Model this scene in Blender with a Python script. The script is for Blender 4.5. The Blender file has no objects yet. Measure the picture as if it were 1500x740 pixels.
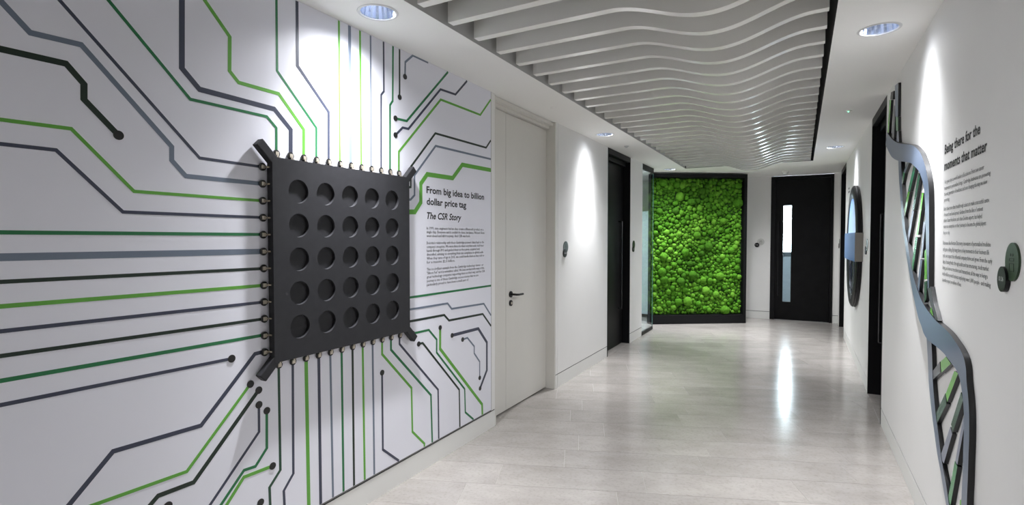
import bpy, bmesh, math, random
from mathutils import Vector, Matrix, noise

# ------------------------------------------------------------------ camera, light, exposure
scene = bpy.context.scene
COL = scene.collection
cam_data = bpy.data.cameras.new('camera')
cam_data.sensor_width = 36.0
cam_data.lens = 770.0 / 1500.0 * 36.0
cam_data.clip_start = 0.02
cam = bpy.data.objects.new('camera', cam_data)
cam.location = (0.0, 0.0, 1.5)
cam.rotation_euler = (math.radians(90 - 1.5994), 0.0, math.radians(28.8014))
COL.objects.link(cam)
scene.camera = cam

world = bpy.data.worlds.new('world')
world.use_nodes = True
world.node_tree.nodes['Background'].inputs[0].default_value = (0.55, 0.6, 0.7, 1)
world.node_tree.nodes['Background'].inputs[1].default_value = 0.05
scene.world = world

scene.view_settings.view_transform = 'Standard'
scene.view_settings.look = 'None'
scene.view_settings.exposure = 0.18
scene.view_settings.gamma = 1.0
scene.view_settings.use_curve_mapping = False
scene.cycles.use_denoising = True
scene.cycles.max_bounces = 12
scene.cycles.diffuse_bounces = 8
scene.cycles.glossy_bounces = 4
scene.cycles.sample_clamp_indirect = 6.0

WL, WR, CEIL, FAR, NEAR = -2.12, 0.58, 2.63, 10.78, -3.0   # left wall, right wall, ceiling, end wall, wall behind
VOID = (-1.672, 0.14, 0.4, 8.9)                             # recess for the slatted raft: x0 x1 y0 y1
# recessed ceiling downlights: x, y, wash energy, fill energy
LIGHTS = [
    (-1.875, 2.015, 'silver downlight nearest the camera above the circuit mural'),
    (-1.895, 5.553, 'silver downlight between the white door and the black side door'),
    (-1.913, 8.872, 'silver downlight in front of the green moss panel'),
    (0.356, 3.484, 'large silver downlight over the right wall in front of the helix sculpture'),
    (0.355, 7.690, 'distant silver downlight over the wheel sculpture on the right wall'),
    (-0.85, 9.35, 'small downlight tucked between the slatted raft and the moss panel'),
    (-3.55, 9.0, 'added silver downlight brightening the side room behind the glass partition'),  # added so the room behind the glass is not dark
    (-1.875, -1.5, 'added unseen fill downlight on the left behind the camera'),  # added out of view as fill for the corridor
    (0.356, -0.75, 'added unseen fill downlight on the right behind the camera'),  # likewise added fill, out of view
]
WASH, FILL = 176.0, 81.0
LAMP_COL = (0.955, 0.965, 1.0)

# ------------------------------------------------------------------ helpers
def mat(name, col, rough=0.5, metal=0.0, noise_amt=0.0, noise_scale=20.0, bump=0.0, bump_scale=200.0,
        emit=None, strength=0.0, spec=0.5):
    m = bpy.data.materials.new(name)
    m.use_nodes = True
    nt = m.node_tree
    b = nt.nodes['Principled BSDF']
    b.inputs['Base Color'].default_value = (*col, 1)
    b.inputs['Roughness'].default_value = rough
    b.inputs['Metallic'].default_value = metal
    b.inputs['Specular IOR Level'].default_value = spec
    if noise_amt or bump:
        tc = nt.nodes.new('ShaderNodeTexCoord')
    if noise_amt:
        n = nt.nodes.new('ShaderNodeTexNoise')
        n.inputs['Scale'].default_value = noise_scale
        n.inputs['Detail'].default_value = 6
        nt.links.new(tc.outputs['Object'], n.inputs['Vector'])
        r = nt.nodes.new('ShaderNodeValToRGB')
        lo = tuple(c * (1 - noise_amt) for c in col); hi = tuple(min(1, c * (1 + noise_amt)) for c in col)
        r.color_ramp.elements[0].position = 0.3; r.color_ramp.elements[0].color = (*lo, 1)
        r.color_ramp.elements[1].position = 0.7; r.color_ramp.elements[1].color = (*hi, 1)
        nt.links.new(n.outputs['Fac'], r.inputs[0])
        nt.links.new(r.outputs[0], b.inputs['Base Color'])
    if bump:
        n2 = nt.nodes.new('ShaderNodeTexNoise')
        n2.inputs['Scale'].default_value = bump_scale
        n2.inputs['Detail'].default_value = 3
        nt.links.new(tc.outputs['Object'], n2.inputs['Vector'])
        bp = nt.nodes.new('ShaderNodeBump')
        bp.inputs['Strength'].default_value = bump
        bp.inputs['Distance'].default_value = 0.002
        nt.links.new(n2.outputs['Fac'], bp.inputs['Height'])
        nt.links.new(bp.outputs[0], b.inputs['Normal'])
    if emit:
        b.inputs['Emission Color'].default_value = (*emit, 1)
        b.inputs['Emission Strength'].default_value = strength
    return m

def obj(name, data, parent=None):
    o = bpy.data.objects.new(name, data)
    COL.objects.link(o)
    if parent:
        o.parent = parent
    return o

def thing(name, label, cat, loc=(0, 0, 0), rz=0.0, group=None):
    o = obj(name, None)
    o.empty_display_size = 0.1
    o.location = loc
    o.rotation_euler = (0, 0, rz)
    o['label'] = label
    o['category'] = cat
    if group:
        o['group'] = group
    return o

def struct(o):
    o['kind'] = 'structure'
    return o

def finish(bm, name, m, smooth=False, sharp=None):
    bmesh.ops.recalc_face_normals(bm, faces=bm.faces)
    me = bpy.data.meshes.new(name)
    bm.to_mesh(me)
    bm.free()
    for x in (m if isinstance(m, (list, tuple)) else [m]):
        me.materials.append(x)
    if smooth:
        me.polygons.foreach_set('use_smooth', [True] * len(me.polygons))
        if sharp:
            me.set_sharp_from_angle(angle=math.radians(sharp))
    return me

def box(bm, x0, x1, y0, y1, z0, z1, mi=0):
    v = [bm.verts.new((x, y, z)) for z in (z0, z1) for y in (y0, y1) for x in (x0, x1)]
    for q in ((0, 1, 3, 2), (4, 6, 7, 5), (0, 4, 5, 1), (2, 3, 7, 6), (0, 2, 6, 4), (1, 5, 7, 3)):
        bm.faces.new([v[i] for i in q]).material_index = mi

def boxes(name, m, lst, parent=None, bevel=0.0):
    bm = bmesh.new()
    for b in lst:
        box(bm, *b)
    if bevel:
        bmesh.ops.bevel(bm, geom=bm.edges[:], offset=bevel, segments=2, affect='EDGES', profile=0.5)
    return obj(name, finish(bm, name, m), parent)

def prism(bm, poly, y0, y1, side=0, front=0):
    """poly in (x, z); y0 back, y1 front (front is the more negative y)."""
    a = [bm.verts.new((x, y0, z)) for x, z in poly]
    b = [bm.verts.new((x, y1, z)) for x, z in poly]
    n = len(poly)
    bm.faces.new(a).material_index = side
    bm.faces.new(b[::-1]).material_index = front
    for i in range(n):
        j = (i + 1) % n
        bm.faces.new((a[i], b[i], b[j], a[j])).material_index = side

def disc(bm, cx, cz, r, y0, y1, n=28, side=0, front=0):
    prism(bm, [(cx + r * math.cos(2 * math.pi * i / n), cz + r * math.sin(2 * math.pi * i / n)) for i in range(n)], y0, y1, side, front)

def tube(bm, pts, r, n=10):
    rings = []
    for i, p in enumerate(pts):
        p = Vector(p)
        t = (Vector(pts[min(i + 1, len(pts) - 1)]) - Vector(pts[max(i - 1, 0)])).normalized()
        up = Vector((0, 0, 1)) if abs(t.z) < 0.9 else Vector((1, 0, 0))
        a = t.cross(up).normalized(); b = t.cross(a)
        rings.append([bm.verts.new(p + a * r * math.cos(2 * math.pi * k / n) + b * r * math.sin(2 * math.pi * k / n)) for k in range(n)])
    for i in range(len(rings) - 1):
        for k in range(n):
            l = (k + 1) % n
            bm.faces.new((rings[i][k], rings[i][l], rings[i + 1][l], rings[i + 1][k]))
    bm.faces.new(rings[0]); bm.faces.new(rings[-1][::-1])

def lathe(bm, prof, n=40, axis='Z', mi=0, flute=0.0):
    """prof: (r, h) points; revolved about Z (h up) or about Y (h along y)."""
    rings = []
    for r, h in prof:
        ring = []
        for k in range(n):
            a = 2 * math.pi * k / n
            rr = r * (1 - flute * (k % 2))
            ring.append(bm.verts.new((rr * math.cos(a), rr * math.sin(a), h) if axis == 'Z' else (rr * math.cos(a), h, rr * math.sin(a))))
        rings.append(ring)
    for i in range(len(rings) - 1):
        for k in range(n):
            l = (k + 1) % n
            bm.faces.new((rings[i][k], rings[i][l], rings[i + 1][l], rings[i + 1][k])).material_index = mi
    return rings

def font_mesh(s, size, bold, shear, res):
        cu = bpy.data.curves.new('lettering', 'FONT')
        cu.body = s; cu.size = size; cu.offset = bold * size; cu.shear = shear
        cu.resolution_u = res; cu.fill_mode = 'FRONT'
        o = bpy.data.objects.new('lettering', cu)
        COL.objects.link(o)
        bpy.context.view_layer.update()
        dg = bpy.context.evaluated_depsgraph_get()
        me = bpy.data.meshes.new_from_object(o.evaluated_get(dg))
        COL.objects.unlink(o)
        bpy.data.objects.remove(o); bpy.data.curves.remove(cu)
        return me
def span(me):
    xs = [v.co.x for v in me.vertices]
    return min(xs), max(xs)
def letters(name, s, x, z, cap, width, m, parent, y, bold=0.0, shear=0.0, res=3, words=False):
    """One line of flat lettering in the local xz plane: cap height and width in metres; one mesh per line or per word."""
    ref = font_mesh('H', 1.0, bold, 0, 1)
    size = cap / max(v.co.y for v in ref.vertices)
    full = font_mesh(s, size, bold, shear, 1)
    f0, f1 = span(full)
    k = width / (f1 - f0)
    bpy.data.meshes.remove(ref); bpy.data.meshes.remove(full)
    done = ''
    for w in (s.split(' ') if words else [s]):
        done += w
        pm = font_mesh(done, size, bold, shear, 1); right = span(pm)[1]; bpy.data.meshes.remove(pm)
        me = font_mesh(w, size, bold, shear, res); a, b = span(me)
        for v in me.vertices:
            v.co = ((v.co.x - b + right - f0) * k + x, 0.0, v.co.y + z)
        me.materials.clear(); me.materials.append(m); me.name = name
        o = obj(name, me, parent); o.location = (0, y, 0)
        done += ' '

def text_mesh(name, lines, m, bold=0.0, shear=0.0, res=3):
    """lines: (text, x left, z baseline, cap height, width). Several lines of flat lettering joined in one mesh."""
    bm = bmesh.new()
    ref = font_mesh('H', 1.0, bold, 0, 1)
    ch = max(v.co.y for v in ref.vertices)
    bpy.data.meshes.remove(ref)
    for s, x, z, size, width in lines:
        size = size / ch
        cu = bpy.data.curves.new('lettering', 'FONT')
        cu.body = s; cu.size = size; cu.offset = bold * size; cu.shear = shear
        cu.resolution_u = res; cu.fill_mode = 'FRONT'
        o = bpy.data.objects.new('lettering', cu)
        COL.objects.link(o)
        bpy.context.view_layer.update()
        dg = bpy.context.evaluated_depsgraph_get()
        me = bpy.data.meshes.new_from_object(o.evaluated_get(dg))
        COL.objects.unlink(o)
        bpy.data.objects.remove(o); bpy.data.curves.remove(cu)
        if len(me.vertices):
            x0 = min(v.co.x for v in me.vertices); x1 = max(v.co.x for v in me.vertices)
            k = (width / (x1 - x0)) if width else 1.0
            for v in me.vertices:
                v.co = ((v.co.x - x0) * k + x, 0.0, v.co.y + z)
            bm.from_mesh(me)
        bpy.data.meshes.remove(me)
    me = bpy.data.meshes.new(name)
    bm.to_mesh(me); bm.free()
    me.materials.append(m)
    return me

# ------------------------------------------------------------------ materials
M_WALL = mat('wall paint', (0.81, 0.805, 0.79), 0.6, noise_amt=0.012, noise_scale=3, bump=0.04)
M_CEIL = mat('ceiling paint', (0.90, 0.895, 0.87), 0.75, noise_amt=0.01, noise_scale=2)
M_MURAL = mat('mural film', (0.79, 0.795, 0.865), 0.42, noise_amt=0.008, noise_scale=4)
M_SKIRT = mat('skirting paint', (0.77, 0.77, 0.745), 0.45)
M_CREAM = mat('door paint', (0.71, 0.695, 0.65), 0.4, noise_amt=0.01, noise_scale=6)
M_CREAM2 = mat('frame paint', (0.69, 0.675, 0.63), 0.4)
M_BLACKWOOD = mat('black stained wood', (0.0055, 0.0055, 0.006), 0.42, noise_amt=0.25, noise_scale=8, spec=0.14)
M_BLACKFRAME = mat('black frame', (0.007, 0.007, 0.008), 0.45, spec=0.18)
M_LINE = mat('grey shadow line', (0.16, 0.16, 0.155), 0.6)
M_BLACKMETAL = mat('black metal', (0.010, 0.010, 0.011), 0.35, spec=0.3)
M_HANDLE = mat('dark steel pull', (0.07, 0.07, 0.075), 0.25, metal=0.9)
M_VOID = mat('ceiling void black', (0.012, 0.012, 0.012), 0.8)
M_UPSTAND = mat('void upstand grey', (0.52, 0.52, 0.51), 0.7)
M_SLAT = mat('slat lacquer', (0.90, 0.885, 0.845), 0.2, bump=0.02, bump_scale=80)
M_CHIP = mat('chip anthracite', (0.021, 0.021, 0.024), 0.5, spec=0.3, noise_amt=0.08, noise_scale=30, bump=0.05, bump_scale=400)
M_PINBLACK = mat('pin ring black', (0.012, 0.012, 0.012), 0.35)
M_PINMETAL = mat('brushed pin metal', (0.62, 0.56, 0.47), 0.35, metal=0.7)
M_CHROME = mat('downlight reflector', (0.74, 0.80, 0.93), 0.17, metal=1.0)
M_TRIM = mat('downlight trim', (0.66, 0.66, 0.66), 0.3)
M_LAMP = mat('downlight lamp', (0.9, 0.9, 0.9), 0.5, emit=(0.88, 0.93, 1.0), strength=34.0)
M_INK = mat('lettering ink', (0.012, 0.012, 0.013), 0.5)
M_INK2 = mat('small lettering ink', (0.045, 0.045, 0.05), 0.5)
M_WHITEINK = mat('white lettering ink', (0.75, 0.75, 0.75), 0.5)
TRACE = {
    'navy': mat('trace navy', (0.045, 0.052, 0.085), 0.45),
    'slate': mat('trace slate', (0.155, 0.19, 0.25), 0.45),
    'lime': mat('trace lime', (0.115, 0.37, 0.045), 0.45),
    'green': mat('trace green', (0.014, 0.165, 0.055), 0.45),
    'deep': mat('trace deep green', (0.010, 0.055, 0.028), 0.45),
    'dark': mat('trace black green', (0.008, 0.022, 0.013), 0.45),
}
M_DOT = mat('via black', (0.012, 0.012, 0.012), 0.4)
DNA = {
    'slate': mat('helix slate blue', (0.135, 0.175, 0.25), 0.28),
    'lilac': mat('helix lilac grey', (0.25, 0.27, 0.35), 0.28),
    'grey': mat('helix graphite', (0.10, 0.105, 0.13), 0.28),
    'green': mat('helix green', (0.03, 0.27, 0.085), 0.25),
    'teal': mat('helix teal green', (0.025, 0.22, 0.11), 0.25),
    'lime': mat('helix lime', (0.14, 0.46, 0.06), 0.25),
    'deep': mat('helix bottle green', (0.022, 0.085, 0.05), 0.25),
    'black': mat('helix black', (0.012, 0.012, 0.013), 0.35),
}
M_HELIXSIDE = mat('helix black edge', (0.008, 0.008, 0.009), 0.3)
M_TYRE = mat('tyre rubber', (0.010, 0.0095, 0.010), 0.42, spec=0.25)
M_RIM = mat('wheel rim', (0.16, 0.18, 0.22), 0.22, metal=0.8)
M_BLUE = mat('blue disc', (0.11, 0.26, 0.56), 0.3, spec=0.3)
M_BAND = mat('blue band', (0.06, 0.15, 0.34), 0.5, spec=0.15)
M_GLASSEDGE = mat('glass edge', (0.25, 0.48, 0.44), 0.2)
M_BANDSIDE = mat('band end taupe', (0.25, 0.235, 0.21), 0.5, spec=0.2)
M_SIGNGREEN = mat('sign dark green', (0.030, 0.055, 0.028), 0.35, spec=0.3)
M_SIGNGREY = mat('sign grey green', (0.055, 0.075, 0.065), 0.3)
M_SIGNPALE = mat('sign pale', (0.62, 0.62, 0.60), 0.4)
M_PLASTIC = mat('white plastic', (0.74, 0.74, 0.72), 0.4)
M_LED = mat('green led', (0.1, 0.6, 0.3), 0.4, emit=(0.2, 1.0, 0.5), strength=3.0)
M_PALEBLUE = mat('pale blue screen', (0.62, 0.75, 0.80), 0.4)
M_SIDEDARK = mat('side room dark blue', (0.06, 0.09, 0.11), 0.6)
M_DAY = mat('daylit window', (0.9, 0.95, 1.0), 0.5, emit=(0.86, 0.92, 1.0), strength=26.0)
M_DESK = mat('grey blue desk screen', (0.12, 0.145, 0.165), 0.6)
M_DESKTOP = mat('dark monitor', (0.02, 0.03, 0.035), 0.4)

def glass_material():
    m = bpy.data.materials.new('clear glass'); m.use_nodes = True
    nt = m.node_tree; nt.nodes.clear()
    out = nt.nodes.new('ShaderNodeOutputMaterial')
    mix = nt.nodes.new('ShaderNodeMixShader')
    tr = nt.nodes.new('ShaderNodeBsdfTransparent'); tr.inputs[0].default_value = (0.88, 0.935, 0.94, 1)
    gl = nt.nodes.new('ShaderNodeBsdfGlossy'); gl.inputs['Roughness'].default_value = 0.0
    fr = nt.nodes.new('ShaderNodeFresnel'); fr.inputs[0].default_value = 1.5
    # the pane is drawn without refraction, so only its entry face may mirror
    ge = nt.nodes.new('ShaderNodeNewGeometry')
    inv = nt.nodes.new('ShaderNodeMath'); inv.operation = 'SUBTRACT'; inv.inputs[0].default_value = 1.0
    mul = nt.nodes.new('ShaderNodeMath'); mul.operation = 'MULTIPLY'
    nt.links.new(ge.outputs['Backfacing'], inv.inputs[1]); nt.links.new(inv.outputs[0], mul.inputs[0]); nt.links.new(fr.outputs[0], mul.inputs[1])
    nt.links.new(mul.outputs[0], mix.inputs[0]); nt.links.new(tr.outputs[0], mix.inputs[1])
    nt.links.new(gl.outputs[0], mix.inputs[2]); nt.links.new(mix.outputs[0], out.inputs[0])
    return m
M_GLASS = glass_material()

def stone_material():
    m = bpy.data.materials.new('pale limestone'); m.use_nodes = True
    nt = m.node_tree; N = nt.nodes.new; L = nt.links.new
    b = nt.nodes['Principled BSDF']
    tc = N('ShaderNodeTexCoord'); oi = N('ShaderNodeObjectInfo')
    off = N('ShaderNodeVectorMath'); off.operation = 'SCALE'; off.inputs['Scale'].default_value = 37.0
    cb = N('ShaderNodeCombineXYZ')
    for i in range(3): L(oi.outputs['Random'], cb.inputs[i])
    L(cb.outputs[0], off.inputs[0])
    add = N('ShaderNodeVectorMath'); add.operation = 'ADD'
    L(tc.outputs['Object'], add.inputs[0]); L(off.outputs[0], add.inputs[1])
    st = N('ShaderNodeMapping'); st.inputs['Scale'].default_value = (1.3, 2.4, 1)
    L(add.outputs[0], st.inputs[0])
    n1 = N('ShaderNodeTexNoise'); n1.inputs['Scale'].default_value = 2.2; n1.inputs['Detail'].default_value = 8; n1.inputs['Roughness'].default_value = 0.65
    L(st.outputs[0], n1.inputs['Vector'])
    n2 = N('ShaderNodeTexNoise'); n2.inputs['Scale'].default_value = 55; n2.inputs['Detail'].default_value = 5
    L(add.outputs[0], n2.inputs['Vector'])
    r1 = N('ShaderNodeValToRGB')
    e = r1.color_ramp.elements
    e[0].position = 0.30; e[0].color = (0.325, 0.302, 0.281, 1)
    e[1].position = 0.72; e[1].color = (0.425, 0.398, 0.372, 1)
    L(n1.outputs['Fac'], r1.inputs[0])
    r2 = N('ShaderNodeValToRGB')
    r2.color_ramp.elements[0].position = 0.30; r2.color_ramp.elements[0].color = (0.66, 0.64, 0.62, 1)
    r2.color_ramp.elements[1].position = 0.50; r2.color_ramp.elements[1].color = (1, 1, 1, 1)
    L(n2.outputs['Fac'], r2.inputs[0])
    mx = N('ShaderNodeMixRGB'); mx.blend_type = 'MULTIPLY'; mx.inputs[0].default_value = 0.36
    L(r1.outputs[0], mx.inputs[1]); L(r2.outputs[0], mx.inputs[2])
    mr = N('ShaderNodeMapRange'); mr.inputs['To Min'].default_value = 0.90; mr.inputs['To Max'].default_value = 1.04
    L(oi.outputs['Random'], mr.inputs['Value'])
    hs = N('ShaderNodeHueSaturation'); L(mx.outputs[0], hs.inputs['Color']); L(mr.outputs[0], hs.inputs['Value'])
    L(hs.outputs[0], b.inputs['Base Color'])
    rr = N('ShaderNodeMapRange'); rr.inputs['To Min'].default_value = 0.13; rr.inputs['To Max'].default_value = 0.21
    L(n1.outputs['Fac'], rr.inputs['Value']); L(rr.outputs[0], b.inputs['Roughness'])
    bp = N('ShaderNodeBump'); bp.inputs['Strength'].default_value = 0.05; bp.inputs['Distance'].default_value = 0.002
    L(n1.outputs['Fac'], bp.inputs['Height']); L(bp.outputs[0], b.inputs['Normal'])
    return m
M_STONE = stone_material()
M_GROUT = mat('grout', (0.43, 0.405, 0.375), 0.5)

def moss_material():
    m = bpy.data.materials.new('preserved moss'); m.use_nodes = True
    nt = m.node_tree; N = nt.nodes.new; L = nt.links.new
    b = nt.nodes['Principled BSDF']; b.inputs['Roughness'].default_value = 0.9; b.inputs['Specular IOR Level'].default_value = 0.15
    at = N('ShaderNodeAttribute'); at.attribute_name = 'tint'
    tc = N('ShaderNodeTexCoord')
    n = N('ShaderNodeTexNoise'); n.inputs['Scale'].default_value = 90; n.inputs['Detail'].default_value = 5
    L(tc.outputs['Object'], n.inputs['Vector'])
    r = N('ShaderNodeValToRGB'); e = r.color_ramp.elements
    e[0].position = 0.0; e[0].color = (0.028, 0.085, 0.007, 1)
    e[1].position = 1.0; e[1].color = (0.165, 0.39, 0.038, 1)
    k = e.new(0.5); k.color = (0.066, 0.215, 0.012, 1)
    L(at.outputs['Fac'], r.inputs[0])
    mr = N('ShaderNodeMapRange'); mr.inputs['From Min'].default_value = 0.3; mr.inputs['From Max'].default_value = 0.7
    mr.inputs['To Min'].default_value = 0.6; mr.inputs['To Max'].default_value = 1.25
    L(n.outputs['Fac'], mr.inputs['Value'])
    hs = N('ShaderNodeHueSaturation'); L(r.outputs[0], hs.inputs['Color']); L(mr.outputs[0], hs.inputs['Value'])
    L(hs.outputs[0], b.inputs['Base Color'])
    bp = N('ShaderNodeBump'); bp.inputs['Strength'].default_value = 0.6; bp.inputs['Distance'].default_value = 0.006
    L(n.outputs['Fac'], bp.inputs['Height']); L(bp.outputs[0], b.inputs['Normal'])
    return m
M_MOSS = moss_material()
M_MOSSBACK = mat('moss backing', (0.02, 0.06, 0.008), 0.9)
TRACES = [
    ([(1.523, 1.817),(1.251, 1.82),(0.454, 2.626)], 0.012, 'navy', ''),
    ([(1.522, 1.742),(1.196, 1.742),(1.144, 1.797),(1.145, 1.849),(0.862, 2.145),(0.729, 2.14),(0.266, 2.626)], 0.018, 'slate', ''),
    ([(1.52, 1.666),(1.012, 1.668),(0.829, 1.86),(-0.8, 1.822)], 0.012, 'lime', ''),
    ([(1.519, 1.591),(0.975, 1.592),(0.787, 1.784),(-0.8, 1.769)], 0.012, 'navy', ''),
    ([(1.518, 1.515),(-0.8, 1.519)], 0.013, 'green', ''),
    ([(1.522, 1.439),(-0.8, 1.445)], 0.024, 'slate', ''),
    ([(1.521, 1.362),(-0.8, 1.375)], 0.013, 'dark', ''),
    ([(1.52, 1.286),(-0.8, 1.304)], 0.014, 'lime', ''),
    ([(1.519, 1.211),(-0.8, 1.228)], 0.013, 'navy', ''),
    ([(1.518, 1.135),(-0.8, 1.155)], 0.013, 'dark', ''),
    ([(1.517, 1.062),(-0.8, 1.076)], 0.014, 'green', ''),
    ([(1.521, 0.987),(1.482, 0.985),(1.239, 0.741),(0.929, 0.747),(0.346, 0.15)], 0.017, 'navy', ''),
    ([(1.373, 0.986),(-0.8, 1.009)], 0.013, 'navy', 's'),
    ([(0.966, 1.862),(0.866, 1.965),(0.867, 2.016),(0.819, 2.07),(-0.8, 2.045)], 0.02, 'dark', 's'),
    ([(1.604, 1.895),(1.605, 2.004),(1.557, 2.046),(1.218, 2.046),(0.646, 2.626)], 0.012, 'green', ''),
    ([(1.681, 1.895),(1.683, 2.01),(1.596, 2.088),(1.255, 2.094),(1.188, 2.159),(1.196, 2.626)], 0.022, 'navy', ''),
    ([(1.755, 1.892),(1.757, 2.024),(1.62, 2.163),(1.423, 2.164),(1.383, 2.202),(1.386, 2.345),(1.123, 2.626)], 0.016, 'lime', ''),
    ([(1.831, 1.894),(1.833, 2.046),(1.613, 2.266),(1.614, 2.626)], 0.012, 'green', ''),
    ([(1.908, 1.892),(1.911, 2.141),(1.725, 2.321),(1.726, 2.626)], 0.016, 'navy', ''),
    ([(1.983, 1.89),(1.985, 2.626)], 0.012, 'lime', ''),
    ([(2.059, 1.889),(2.058, 2.626)], 0.02, 'slate', ''),
    ([(2.136, 1.889),(2.134, 2.626)], 0.013, 'lime', ''),
    ([(2.211, 1.888),(2.214, 2.626)], 0.011, 'slate', ''),
    ([(2.291, 1.888),(2.295, 2.318),(2.318, 2.343),(2.318, 2.626)], 0.012, 'navy', ''),
    ([(2.365, 1.888),(2.369, 2.276),(2.392, 2.305),(2.398, 2.626)], 0.013, 'green', ''),
    ([(2.442, 1.886),(2.444, 2.015),(2.864, 2.421),(3.357, 2.42),(3.508, 2.568)], 0.015, 'lime', ''),
    ([(2.453, 2.341),(2.455, 2.626)], 0.013, 'dark', 's'),
    ([(2.503, 2.476),(2.507, 2.565),(2.578, 2.626),(2.73, 2.626)], 0.013, 'slate', 's'),
    ([(2.415, 2.208),(2.517, 2.212),(2.947, 2.626)], 0.014, 'green', 's'),
    ([(2.414, 2.109),(2.479, 2.165),(2.532, 2.167),(2.861, 2.488),(3.034, 2.495),(3.179, 2.626)], 0.014, 'navy', 's'),
    ([(2.52, 1.807),(2.552, 1.814),(2.553, 1.938),(2.803, 2.187),(3.439, 2.188),(3.508, 2.255)], 0.014, 'dark', ''),
    ([(2.525, 1.732),(2.551, 1.737),(2.587, 1.766),(2.588, 1.89),(2.806, 2.105),(3.508, 2.11)], 0.014, 'slate', ''),
    ([(2.525, 1.659),(2.59, 1.662),(2.649, 1.725),(2.65, 1.844),(2.715, 1.909),(2.998, 1.913),(3.116, 2.019),(3.508, 2.025)], 0.03, 'lime', ''),
    ([(2.514, 1.131),(3.508, 1.127)], 0.014, 'green', ''),
    ([(2.513, 1.057),(2.933, 1.051),(2.981, 1.008),(3.402, 0.997),(3.508, 0.894)], 0.013, 'slate', ''),
    ([(2.513, 0.983),(2.894, 0.976),(2.949, 0.931),(3.387, 0.92),(3.508, 0.811)], 0.015, 'dark', ''),
    ([(2.564, 0.903),(2.725, 0.9),(2.809, 0.823),(2.808, 0.736),(3.139, 0.407),(3.147, 0.235),(3.255, 0.15)], 0.014, 'green', 's'),
    ([(2.62, 0.827),(2.661, 0.826),(3.07, 0.42),(3.077, 0.15)], 0.014, 'dark', 's'),
    ([(2.847, 0.897),(2.846, 0.754),(3.375, 0.229),(3.379, 0.15)], 0.022, 'lime', 's'),
    ([(2.984, 0.822),(3.323, 0.818),(3.445, 0.693),(3.445, 0.476),(3.346, 0.36)], 0.022, 'navy', 'se'),
    ([(3.114, 0.771),(3.176, 0.773),(3.267, 0.694),(3.266, 0.643),(3.342, 0.564),(3.341, 0.441)], 0.013, 'slate', 'se'),
    ([(1.602, 0.909),(1.604, 0.416),(1.546, 0.358),(1.552, 0.15)], 0.013, 'deep', ''),
    ([(1.679, 0.906),(1.675, 0.371),(1.621, 0.31),(1.628, 0.15)], 0.013, 'navy', ''),
    ([(1.756, 0.905),(1.763, 0.15)], 0.02, 'lime', ''),
    ([(1.833, 0.906),(1.836, 0.15)], 0.017, 'navy', ''),
    ([(1.907, 0.906),(1.916, 0.15)], 0.013, 'slate', ''),
    ([(1.983, 0.906),(1.988, 0.15)], 0.014, 'green', ''),
    ([(2.06, 0.904),(2.063, 0.15)], 0.014, 'dark', ''),
    ([(2.135, 0.905),(2.143, 0.15)], 0.014, 'lime', ''),
    ([(2.212, 0.905),(2.218, 0.15)], 0.013, 'slate', ''),
    ([(2.289, 0.903),(2.289, 0.826),(2.548, 0.564),(2.555, 0.286),(2.674, 0.169),(2.673, 0.15)], 0.015, 'lime', ''),
    ([(2.364, 0.903),(2.364, 0.838),(2.744, 0.467),(2.756, 0.15)], 0.015, 'green', ''),
    ([(2.44, 0.904),(2.439, 0.859),(2.822, 0.483),(2.827, 0.15)], 0.014, 'navy', ''),
    ([(2.287, 0.719),(2.289, 0.268),(2.427, 0.15)], 0.014, 'navy', 's'),
    ([(1.458, 0.856),(1.18, 0.576),(-0.635, 0.616)], 0.013, 'lime', 's'),
    ([(1.498, 0.819),(1.206, 0.522),(1.073, 0.525),(0.617, 0.15)], 0.018, 'dark', 's'),
    ([(1.498, 0.753),(1.497, 0.631),(1.023, 0.15)], 0.012, 'navy', 's'),
    ([(1.537, 0.715),(1.535, 0.544),(1.477, 0.482),(1.422, 0.486),(1.085, 0.15)], 0.013, 'green', 's'),
    ([(1.563, 0.451),(1.421, 0.456),(1.139, 0.15)], 0.015, 'lime', 's'),
    ([(1.107, 0.471),(0.692, 0.15)], 0.013, 'navy', 's'),
    ([(1.5, 0.309),(1.211, 0.15)], 0.013, 'green', 's'),
]
UPPER_RIBBON = [
    ((4.838,2.290),(4.796,2.192)),((4.716,2.245),(4.674,2.134)),((4.499,2.176),(4.536,2.075)),((4.276,2.123),(4.409,2.039)),((4.018,2.076),(4.239,2.004)),((3.828,2.042),(4.005,1.967)),((3.687,2.006),(3.815,1.937)),((3.571,1.965),(3.675,1.898)),((3.508,1.931),(3.575,1.862)),((3.430,1.878),(3.511,1.823)),((3.375,1.823),(3.471,1.787)),((3.336,1.769),(3.443,1.744)),((3.317,1.712),(3.423,1.685)),((3.308,1.614),(3.407,1.618)),((3.296,1.512),(3.379,1.512)),((3.292,1.447),(3.363,1.446)),((3.290,1.376),(3.339,1.374)),((3.276,1.251),(3.309,1.248))
]
STRAND_TAIL = [
    ((3.255,1.260),(3.335,1.250)),((3.216,1.216),(3.293,1.206)),((3.175,1.178),(3.250,1.169)),((3.134,1.153),(3.194,1.146)),((3.083,1.115),(3.146,1.113))
]
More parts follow.
